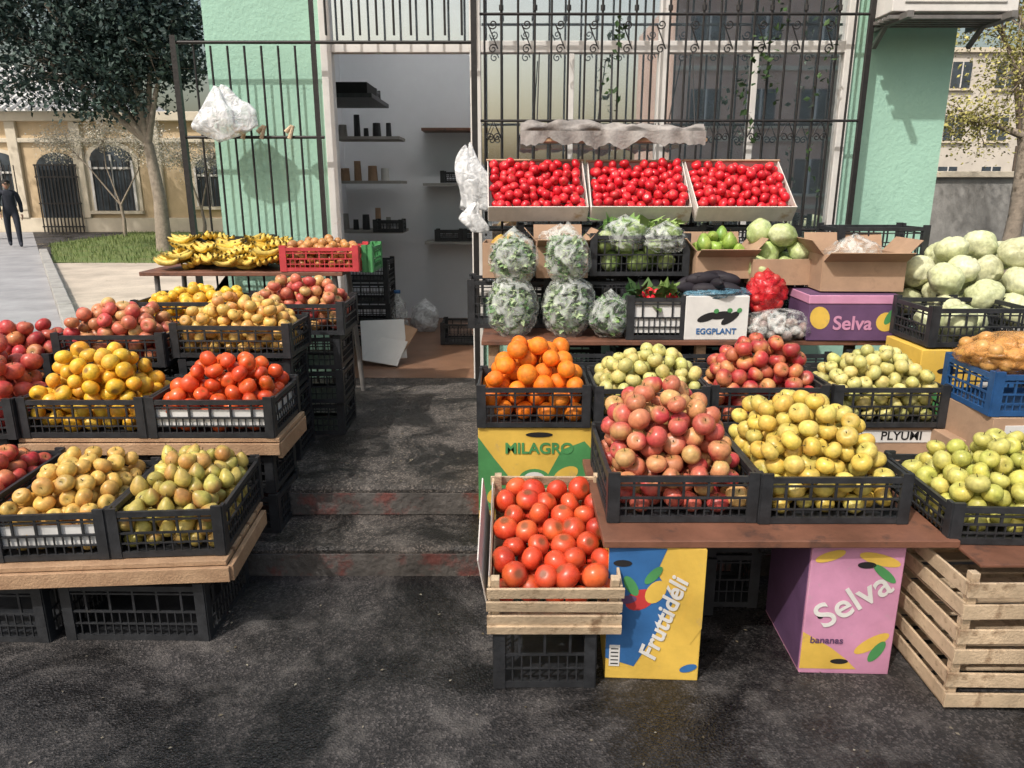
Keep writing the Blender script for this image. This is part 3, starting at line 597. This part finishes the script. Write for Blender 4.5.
c=carton('printed_banana_carton',(2.12,3.5,.27),(.46,.34,.60),'yellow'); b=MB(); y=-.1715; b.poly([(-.23,y,.1),(-.23,y,.5),(-.05,y,.3),(0,y,.1)],'green'); b.poly([(.03,y,.59),(.23,y,.59),(.23,y,.3),(.1,y,.36)],'lblue'); b.disc((.08,.42),.08,.03,y-.001,'whitepr',18,30); b.disc((-.1,.5),.05,.015,y-.001,'dark'); b.obj('printed_artwork',c)
g=G('crate_of_cabbages',(2.16,3.52,.88)); crate_body(.48,.36,.18,'black',None,g); fruit('cabbages',pile(.45,.33,.01,.14,.02,.15,31),.15,'cabbage',(.48,.54,.26),(.60,.64,.38),(.7,.72,.5),g,'fruitm')
stack(2.5,3.95,.0,.90,.62,.5,5)
g=G('heap_of_cabbages',(2.5,3.95,.90)); crate_body(.6,.5,.16,'black',None,g); fruit('cabbages',pile(.88,.66,.01,.16,.26,.165,32,ex=3),.165,'cabbage',(.50,.55,.30),(.64,.65,.40),(.70,.70,.48),g,'fruitm')
g=G('cardboard_carton',(2.2,2.98,.131),2); b=MB(); b.box((0,0,.29),(.6,.36,.58),'card'); b.box((0,-.182,.50),(.5,.003,.10),'whitepr'); b.disc((-.1,.36),.05,.015,-.1825,'dark'); b.obj('carton_body',g,bevel=.004)
empty_crate(2.16,2.98,.715,.52,.36,.17,'blue')
g=G('orange_net_bag_of_onions',(2.09,2.98,.935)); P=pile(.40,.28,-.06,.02,.05,.06,25); fruit('onions',P,.06,'orange',(.62,.32,.08),(.66,.36,.12),(.5,.24,.08),g); M['neto']=bagmat('orange_net_film',(.70,.34,.10),.55); bag('net',(0,0,0),(.23,.17,.085),'neto',16,g,False)
carton('cardboard_carton',(1.95,3.1,.27),(.2,.34,.30),'card')
# ------------------------------------------------------------------ LEFT STALL
for x,n in((-1.36,1),(-1.93,1)): stack(x,2.56,0,.235,.52,.4,n)
empty_crate(-1.95,2.60,.24,.5,.4,.09,'blue')
p=G('wooden_pallet',(-1.0,2.34,0),4); b=MB()
for k in range(5): b.box((-.44,.04+k*.105,.325+(k%2)*.001),(.88,.085,.018),'wood',(0,0,random.uniform(-1,1)))
b.box((-.44,-.005,.285),(.90,.02,.055),'wood'); b.box((.012,.23,.285),(.02,.46,.06),'wood'); b.box((-.44,.22,.25),(.8,.42,.012),'wood')
for x in(-.84,-.42,-.03): b.box((x,.23,.29),(.05,.42,.05),'wood')
b.obj('boards',p,bevel=.002)
fcrate('quinces',-1.815,-1.425,2.33,2.84,.338,.175,.10,'apple',.062,'quince',liner='paper',rz=4,blush=.5)
fcrate('pears',-1.42,-1.03,2.36,2.87,.338,.175,.10,'pear',.060,'pear',rz=4,blush=.6)
fcrate('red_apples',-2.24,-1.85,2.38,2.9,.36,.175,.08,'apple',.07,'redapple',rz=4)
p=G('wooden_pallet'); b=MB(); b.b2(-2.08,-.98,2.95,3.34,.555,.572,'wood'); b.b2(-2.08,-.98,2.94,2.96,.50,.55,'wood'); b.b2(-.995,-.975,2.96,3.34,.48,.55,'wood'); b.obj('boards',p,bevel=.002)
stack(-1.27,3.13,.131,.495,.5,.32,2); stack(-1.8,3.13,.131,.495,.5,.32,2); stack(-2.38,3.13,.0,.57,.52,.36,3)
fcrate('tomatoes',-1.525,-1.0,2.95,3.34,.575,.165,.14,'tomato',.070,'tomato',mt='tomato',liner='paper',rz=0,tilt=2.6)
fcrate('yellow_persimmons',-2.06,-1.535,2.95,3.34,.575,.165,.18,'persimmon',.070,'yel',tilt=2.5,rz=0)
fcrate('pomegranates',-2.62,-2.07,2.93,3.34,.575,.165,.20,'apple',.088,'pomeg',rz=0)
stack(-1.33,3.63,.27,.80,.53,.32,3); stack(-1.95,3.6,.131,.76,.5,.34,3); stack(-2.4,3.6,0,.66,.4,.34,4)
fcrate('pears',-1.62,-1.05,3.45,3.78,.805,.155,.12,'apple',.060,'quince',blush=.7,rz=-1.5)
fcrate('apples',-2.17,-1.65,3.42,3.78,.765,.155,.12,'apple',.07,'pinkapple')
fcrate('red_apples',-2.62,-2.19,3.42,3.78,.665,.155,.13,'apple',.075,'redapple')
stack(-1.17,4.04,.27,.83,.5,.34,3); stack(-1.72,4.04,.27,.84,.5,.34,3)
fcrate('apples',-1.44,-.89,3.86,4.22,.835,.165,.12,'apple',.065,'pinkapple')
fcrate('oranges',-2.0,-1.46,3.86,4.22,.845,.165,.06,'apple',.065,'yel')
t=G('banana_table'); b=MB(); b.b2(-2.2,-1.0,4.38,4.86,1.085,1.11,'brown'); b.obj('table_top',t,bevel=.003); b=MB()
for x0,x1,y in((-2.12,-2.15,4.43),(-1.06,-1.0,4.43),(-2.12,-2.15,4.8),(-1.06,-1.0,4.8)): b.cyl((x0,y,1.085),(x1,y,.0 if x1<-2.1 else .27),.016,.016,'rind',10)
b.obj('legs',t)
n=12;bv=[];bf=[]
for i in range(n+1):
    a=-.75+1.5*i/n; rr=.0165*min(1,(.25+2.6*min(i/n,1-i/n)+.1)) if 0<i<n else .006
    for k in range(6):
        th=k*math.pi/3; bv.append(((.115+rr*math.cos(th))*math.sin(a),rr*math.sin(th),.115-(.115+rr*math.cos(th))*math.cos(a)))
for i in range(n):
    for k in range(6): bf.append([i*6+k,i*6+(k+1)%6,i*6+6+(k+1)%6,i*6+6+k])
Ls=[];Rs=[];Cs=[]; r=np.random.default_rng(4); nv=len(bv); endc=np.array([0]*6+[1]*(nv-12)+[0]*6)
def Rm(e): return np.array(Euler(e).to_matrix())
for hnd in range(44):
    hx=-2.12+.74*r.random(); hy=4.45+.32*r.random(); hz=1.13+.10*r.random()*(hy-4.3)/.3; za=r.uniform(-1.3,1.3)+ (math.pi if r.random()<.5 else 0); flip=r.uniform(-.7,.7)
    for j in range(6):
        off=(j-2.5)*.03; M3=Rm((flip*.5+r.uniform(-.15,.15),0,za+(j-2.5)*.08)); l=np.array([0,off,abs(off)*-.1]); Ls.append(M3@l+np.array([hx,hy,hz+.012])); Rs.append(M3@Rm((0,r.uniform(-.1,.1),0)))
        g_=r.uniform(0,1); base=np.array([.80,.54,.08])*(1-g_)+np.array([.66,.50,.12])*g_; Cs.append(np.where(endc[:,None]==1,base,np.array([.14,.11,.04])))
compose('bananas',bv,bf,Ls,np.array(Rs),np.ones(len(Ls)),np.array(Cs),'fruitm',t)
fcrate('kiwis',-1.36,-.90,4.38,4.70,1.112,.14,.04,'orange',.052,'kiwi',m='redp')
empty_crate(-1.8,4.84,1.112,.5,.2,.17)
empty_crate(-.86,4.60,1.10,.06,.3,.15,'greenp')
# ------------------------------------------------------------------ HOUSE far left
H=G('cream_house'); Y=27
b=MB(); b.b2(-30,-2,Y,Y+7,0,4.0,'house'); b.obj('walls',H)
b=MB(); b.b2(-30.2,-1.9,Y-.25,Y,3.75,4.05,'trim'); b.b2(-30.1,-1.95,Y-.1,Y,0,.5,'trim')
for x in(-17.3,-15.1,-12.4,-9.2,-6): b.b2(x-.18,x+.18,Y-.14,Y-.002,.5,3.75,'trim')
b.b2(-30.2,-1.9,Y-.12,Y-.003,3.05,3.2,'trim'); b.obj('cornices_and_pilasters',H,bevel=.02)
b=MB()
def arch(b,xc,z0,z1,w,y,m):
    P=[(xc-w/2,y,z0),(xc+w/2,y,z0),(xc+w/2,y,z1)]+[(xc+w/2*math.cos(a),y,z1+w/2*.7*math.sin(a)) for a in np.linspace(.2,2.94,10)]+[(xc-w/2,y,z1)]; b.poly(P,m)
for xc,w,z0,z1 in((-17.9,1.2,.9,2.3),(-14.0,1.5,.75,2.45),(-10.6,1.0,.9,2.2),(-7.6,1.2,.8,2.3)):
    arch(b,xc,z0-.12,z1,w+.35,Y-.04,'trim'); arch(b,xc,z0,z1,w,Y-.05,'window')
    b.box((xc,Y-.08,(z0+z1)/2+.1),(.07,.05,z1-z0+.2),'frame'); b.box((xc,Y-.075,z1-.25),(w,.05,.07),'frame')
    for k in(-.5,.5): b.box((xc+k*w*.97,Y-.08,(z0+z1)/2),(.08,.06,z1-z0),'frame')
    b.box((xc,Y-.1,z0-.06),(w+.4,.15,.1),'trim')
    for k in range(7): b.box((xc-w/2+w*(k+.5)/7,Y-.14,(z0+z1)/2),(.025,.025,z1-z0),'iron')
b.obj('windows',H)
b=MB(); arch(b,-15.9,0,2.2,1.5,Y-.06,'window'); 
for k in range(12): b.box((-16.6+k*.127,Y-.2,1.15),(.035,.035,2.3),'iron')
for z in(.2,1.0,1.9,2.3): b.box((-15.9,Y-.2,z),(1.5,.03,.05),'iron')
b.obj('iron_gate',H)
b=MB(); b.poly([(-30.3,Y-.5,4.05),(-14.0,Y-.5,4.05),(-15.5,Y+3,5.9),(-30.3,Y+3,5.9)],'rooft'); b.poly([(-14,Y-.5,4.05),(-14,Y+7,4.05),(-15.5,Y+3,5.9)],'rooft')
for k in range(55):
    x=-30+.29*k; b.cyl((x,Y-.52,4.09),(x,Y+2.9,5.9),.07,.07,'rooft',6)
b.obj('tiled_roof',H)
# ------------------------------------------------------------------ trees
def tree(name,base,fork,tr,blobs,nsub,nleaf,ls,A,B,bark='bark',spread=.35,seed=1,lean=(0,0)):
    r=random.Random(seed); g=G(name,base); b=MB(); f=Vector((lean[0],lean[1],fork)); m=Vector((lean[0]*.3+.05,lean[1]*.3,fork*.5))
    b.cyl((0,0,-.05),m,tr*1.25,tr*.9,bark,10,False); b.cyl(m,f,tr*.9,tr*.72,bark,10,False); tips=[]
    for (x,y,z,ra) in blobs:
        c=Vector((x,y,z)); q=(f+c)/2+Vector((r.uniform(-.2,.2),r.uniform(-.2,.2),.15)); b.cyl(f,q,tr*.5,tr*.32,bark,7,False); b.cyl(q,c,tr*.32,tr*.15,bark,6,False)
        for k in range(nsub):
            d=Vector((r.gauss(0,1),r.gauss(0,1),r.gauss(0,.8))).normalized()*ra*r.uniform(.35,1); e=c+d; s_=q.lerp(c,r.uniform(.2,1)); mm=(s_+e)/2+Vector((r.uniform(-.1,.1),r.uniform(-.1,.1),.1))*ra
            b.cyl(s_,mm,tr*.11,tr*.07,bark,5,False); b.cyl(mm,e,tr*.07,tr*.02,bark,4,False); tips+=[e,e,mm.lerp(e,.5)]
    b.obj('trunk_and_branches',g,smooth=True)
    rr=np.random.default_rng(seed); tp=np.array([tuple(t) for t in tips]); i=rr.integers(0,len(tp),nleaf); P=tp[i]+rr.normal(size=(nleaf,3))*spread*np.array([1,1,.6])
    leaves('foliage',P,ls,A,B,g,seed); return g
tree('pine_tree',(-8.8,19,0),2.6,.17,[(-2.2,0,4.5,1.5),(-.8,0,4.0,1.2),(-.3,0.5,5.6,1.5),(-1.8,1,6.3,1.6),(-3.9,0,5.6,1.1),(-3.0,0,7.2,1.5),(.6,0,4.7,1.0),(-.4,0,7.0,1.5),(.3,.5,5.6,1.2),(-1.4,.3,5.2,1.3)],26,30000,.14,(.018,.035,.035),(.07,.11,.09),'barkl',.26,3,(-.1,0))
tree('pine_tree',(-16.2,23,0),3.5,.2,[(0,0,6.3,1.4),(1.0,0,7.5,1.5),(-1.5,0,7,1.6),(2.2,0,6.6,1.2),(-2.6,0,6.2,1.2)],18,6500,.15,(.03,.05,.045),(.10,.14,.11),'bark',.30,5)
tree('blossoming_shrub',(-12.6,24.5,0),1.0,.06,[(-1.6,0,3.0,.8),(-.3,0,3.1,.8),(.9,0,2.9,.8)],26,6500,.06,(.45,.42,.34),(.72,.68,.58),'barkl',.18,9)
tree('blossoming_shrub',(-9.6,23.5,0),.9,.06,[(-.6,0,2.6,.8),(.6,0,2.6,.8)],22,4200,.06,(.45,.42,.34),(.72,.68,.58),'barkl',.18,10)
tree('spring_tree',(7.6,11.5,0),2.3,.12,[(-.2,0,3.2,.9),(.7,0,3.6,.9),(-.5,.3,4.4,1.0),(.6,0,4.9,.9),(-.9,0,2.5,.6),(1.2,0,2.6,.8)],34,10000,.055,(.26,.25,.07),(.60,.54,.18),'barkl',.2,12)
tree('spring_tree',(10.5,16,0),2.4,.14,[(0,0,4.2,1.2),(-1.2,0,5.2,1.2),(1.2,0,5,1.2),(-.2,0,6.4,1.2)],28,8000,.08,(.22,.22,.07),(.50,.48,.17),'bark',.25,13)
tree('added_shade_tree',(-4.2,-3.4,0),3.4,.13,[(0,0,6.2,1.3),(1.5,.4,6.6,1.2),(-1.4,.3,6.4,1.2),(.3,1.4,7.0,1.2),(2.6,.9,6.1,1.0)],18,2600,.11,(.04,.07,.02),(.12,.16,.05),'bark',.30,14)  # unseen tree added behind camera-left to dapple and dim the foreground sunlight
b=MB(); b.b2(4.6,30,14.2,14.5,0,1.75,'conc2'); b.b2(4.6,30,14.12,14.6,1.75,1.86,'trim'); b.obj('boundary_wall',bevel=.01)
b=MB(); 
for k in range(14):
    for j in range(3): b.box((3.1+k*.52+(j%2)*.2,6.4+random.uniform(-.015,.015),.14+j*.285),(.50,.3,.27),'conc2')
b.obj('low_stone_wall',bevel=.02)
A=G('apartment_block'); b=MB(); b.b2(14,44,46,56,0,9,'aptp'); b.obj('walls',A); b=MB()
for f in range(3):
    for k in range(11): b.box((15.6+k*2.6,45.98,2+f*2.9),(1.1,.1,1.4),'window'); b.box((15.6+k*2.6,45.93,1.2+f*2.9),(1.5,.2,.1),'trim'); b.box((15.6+k*2.6,45.92,2+f*2.9),(.06,.06,1.4),'frame')
b.b2(13.8,44.2,45.8,56.2,9,9.25,'trim'); b.obj('windows_and_cornice',A)
A=G('apartment_block'); b=MB(); b.b2(7,22,-34,-24,0,9.5,'apt'); b.obj('walls',A); b=MB()
for f in range(3):
    for k in range(6): b.box((8.4+k*2.4,-23.99,2+f*2.9),(1.3,.1,1.5),'window'); b.box((8.4+k*2.4,-23.95,1.2+f*2.9),(1.6,.25,.12),'trim'); b.box((8.4+k*2.4,-23.93,2+f*2.9),(.08,.08,1.5),'frame')
for z in(.6,3.5,6.4,9.4): b.b2(6.95,22.05,-24.0,-23.9,z,z+.18,'trim')
b.obj('windows',A)
# ------------------------------------------------------------------ person
def skin(name,V,E,m,parent,sub=2,root=0):
    me=bpy.data.meshes.new(name); me.from_pydata([v[:3] for v in V],E,[]); o=bpy.data.objects.new(name,me); COL.objects.link(o); o.parent=parent
    md=o.modifiers.new('s','SKIN'); md.use_smooth_shade=True
    for i,v in enumerate(V): me.skin_vertices[0].data[i].radius=(v[3],v[3] if len(v)<5 else v[4]); me.skin_vertices[0].data[i].use_root=(i==root)
    me.materials.append(M[m]); s_=o.modifiers.new('u','SUBSURF'); s_.levels=sub; s_.render_levels=sub; return o
pm=G('walking_man',(-13.35,20.2,.005),35)
V=[(0,0,.95,.14,.11),(0,0,1.12,.15,.12),(0,-.01,1.32,.17,.12),(0,0,1.44,.09,.07),(0,-.01,1.50,.055,.055),
 (.10,0,.90,.10,.10),(.11,-.14,.50,.075,.075),(.11,-.20,.10,.055,.055),(.11,-.34,.045,.04,.035),
 (-.10,0,.90,.10,.10),(-.11,.08,.50,.075,.075),(-.11,.26,.13,.055,.055),(-.11,.16,.045,.04,.035),
 (.19,0,1.40,.07,.07),(.25,.08,1.14,.058,.058),(.25,.0,.90,.044,.044),
 (-.19,0,1.40,.07,.07),(-.25,-.08,1.14,.058,.058),(-.24,-.20,.93,.044,.044)]
E=[(0,1),(1,2),(2,3),(3,4),(0,5),(5,6),(6,7),(7,8),(0,9),(9,10),(10,11),(11,12),(3,13),(13,14),(14,15),(3,16),(16,17),(17,18)]
skin('clothed_body',V,E,'jacket',pm)
for sx,(hx,hy,hz) in((1,(.25,-.02,.86)),(-1,(-.24,-.23,.89))):
    V=[(hx,hy,hz,.026),(hx,hy-.01,hz-.07,.028)]; E=[(0,1)]
    for k,l in enumerate((.06,.075,.07,.055)):
        yy=hy-.035+k*.02; i=len(V); V+=[(hx,yy,hz-.09,.010),(hx-sx*.01,yy,hz-.09-l*.6,.009),(hx-sx*.025,yy,hz-.09-l,.008)]; E+=[(1,i),(i,i+1),(i+1,i+2)]
    i=len(V); V+=[(hx-sx*.01,hy-.04,hz-.04,.011),(hx-sx*.02,hy-.06,hz-.08,.009)]; E+=[(0,i),(i,i+1)]
    skin('hand',V,E,'skin',pm,1)
A_,F_=sphere(20,16); V=[]
for p,t in A_:
    x,y,z=math.sin(p)*math.cos(t),math.sin(p)*math.sin(t),math.cos(p)
    nose=math.exp(-((x/.16)**2+((z+.1)/.25)**2))*(y<0)*.22; chin=1-.25*max(0,-z)
    V.append((x*.078*chin,(y*(.098)*chin-nose*.098),z*.12))
b=MB(); b.v=V;b.f=F_;b.m=[0]*len(F_);b.mi('skin'); b.obj('head',pm,(0,-.01,1.62),smooth=True)
b=MB()
for s_ in(-1,1): b.box((s_*.03,-.095,.005),(.022,.008,.01),'dark'); b.box((s_*.08,.0,-.005),(.014,.03,.05),'skin')
b.box((0,-.09,-.06),(.04,.01,.008),'red'); b.obj('face_features',pm,(0,-.01,1.62),bevel=.003)
b=MB(); b.cyl((0,.005,.03),(0,.01,.10),.092,.088,'hair',20); b.cyl((0,.01,.10),(0,.015,.135),.088,.045,'hair',20); b.box((0,-.12,.035),(.12,.09,.01),'hair',(-8,0,0)); b.obj('cap',pm,(0,-.01,1.62),smooth=False,bevel=.004)
# ------------------------------------------------------------------ world, sun, camera
w=bpy.data.worlds.new('World'); scene.world=w; w.use_nodes=True; nt=w.node_tree; bg=nt.nodes['Background']; sk=nt.nodes.new('ShaderNodeTexSky'); sk.sky_type='NISHITA'; sk.sun_disc=False
EL,AZ=50,218   # sun azimuth measured from +Y toward +X: high, over the camera's left shoulder
sk.sun_elevation=R(EL); sk.sun_rotation=R(AZ); sk.air_density=1.6; sk.dust_density=6; nt.links.new(sk.outputs[0],bg.inputs[0]); bg.inputs[1].default_value=.15
l=bpy.data.lights.new('sun','SUN'); l.energy=3.3; l.angle=R(1.0); l.color=(1,.95,.89); lo=bpy.data.objects.new('sun',l); COL.objects.link(lo)
d=Vector((math.sin(R(AZ))*math.cos(R(EL)),math.cos(R(AZ))*math.cos(R(EL)),math.sin(R(EL)))); lo.rotation_euler=d.to_track_quat('Z','Y').to_euler(); lo.location=(0,0,10)
cam=bpy.data.cameras.new('camera'); cam.lens=26; cam.sensor_width=36; cam.clip_end=1000; co=bpy.data.objects.new('camera',cam); COL.objects.link(co); co.location=(0,0,1.6); co.rotation_euler=(R(75),0,0); scene.camera=co
scene.view_settings.view_transform='Standard'; scene.view_settings.look='None'; scene.view_settings.exposure=0
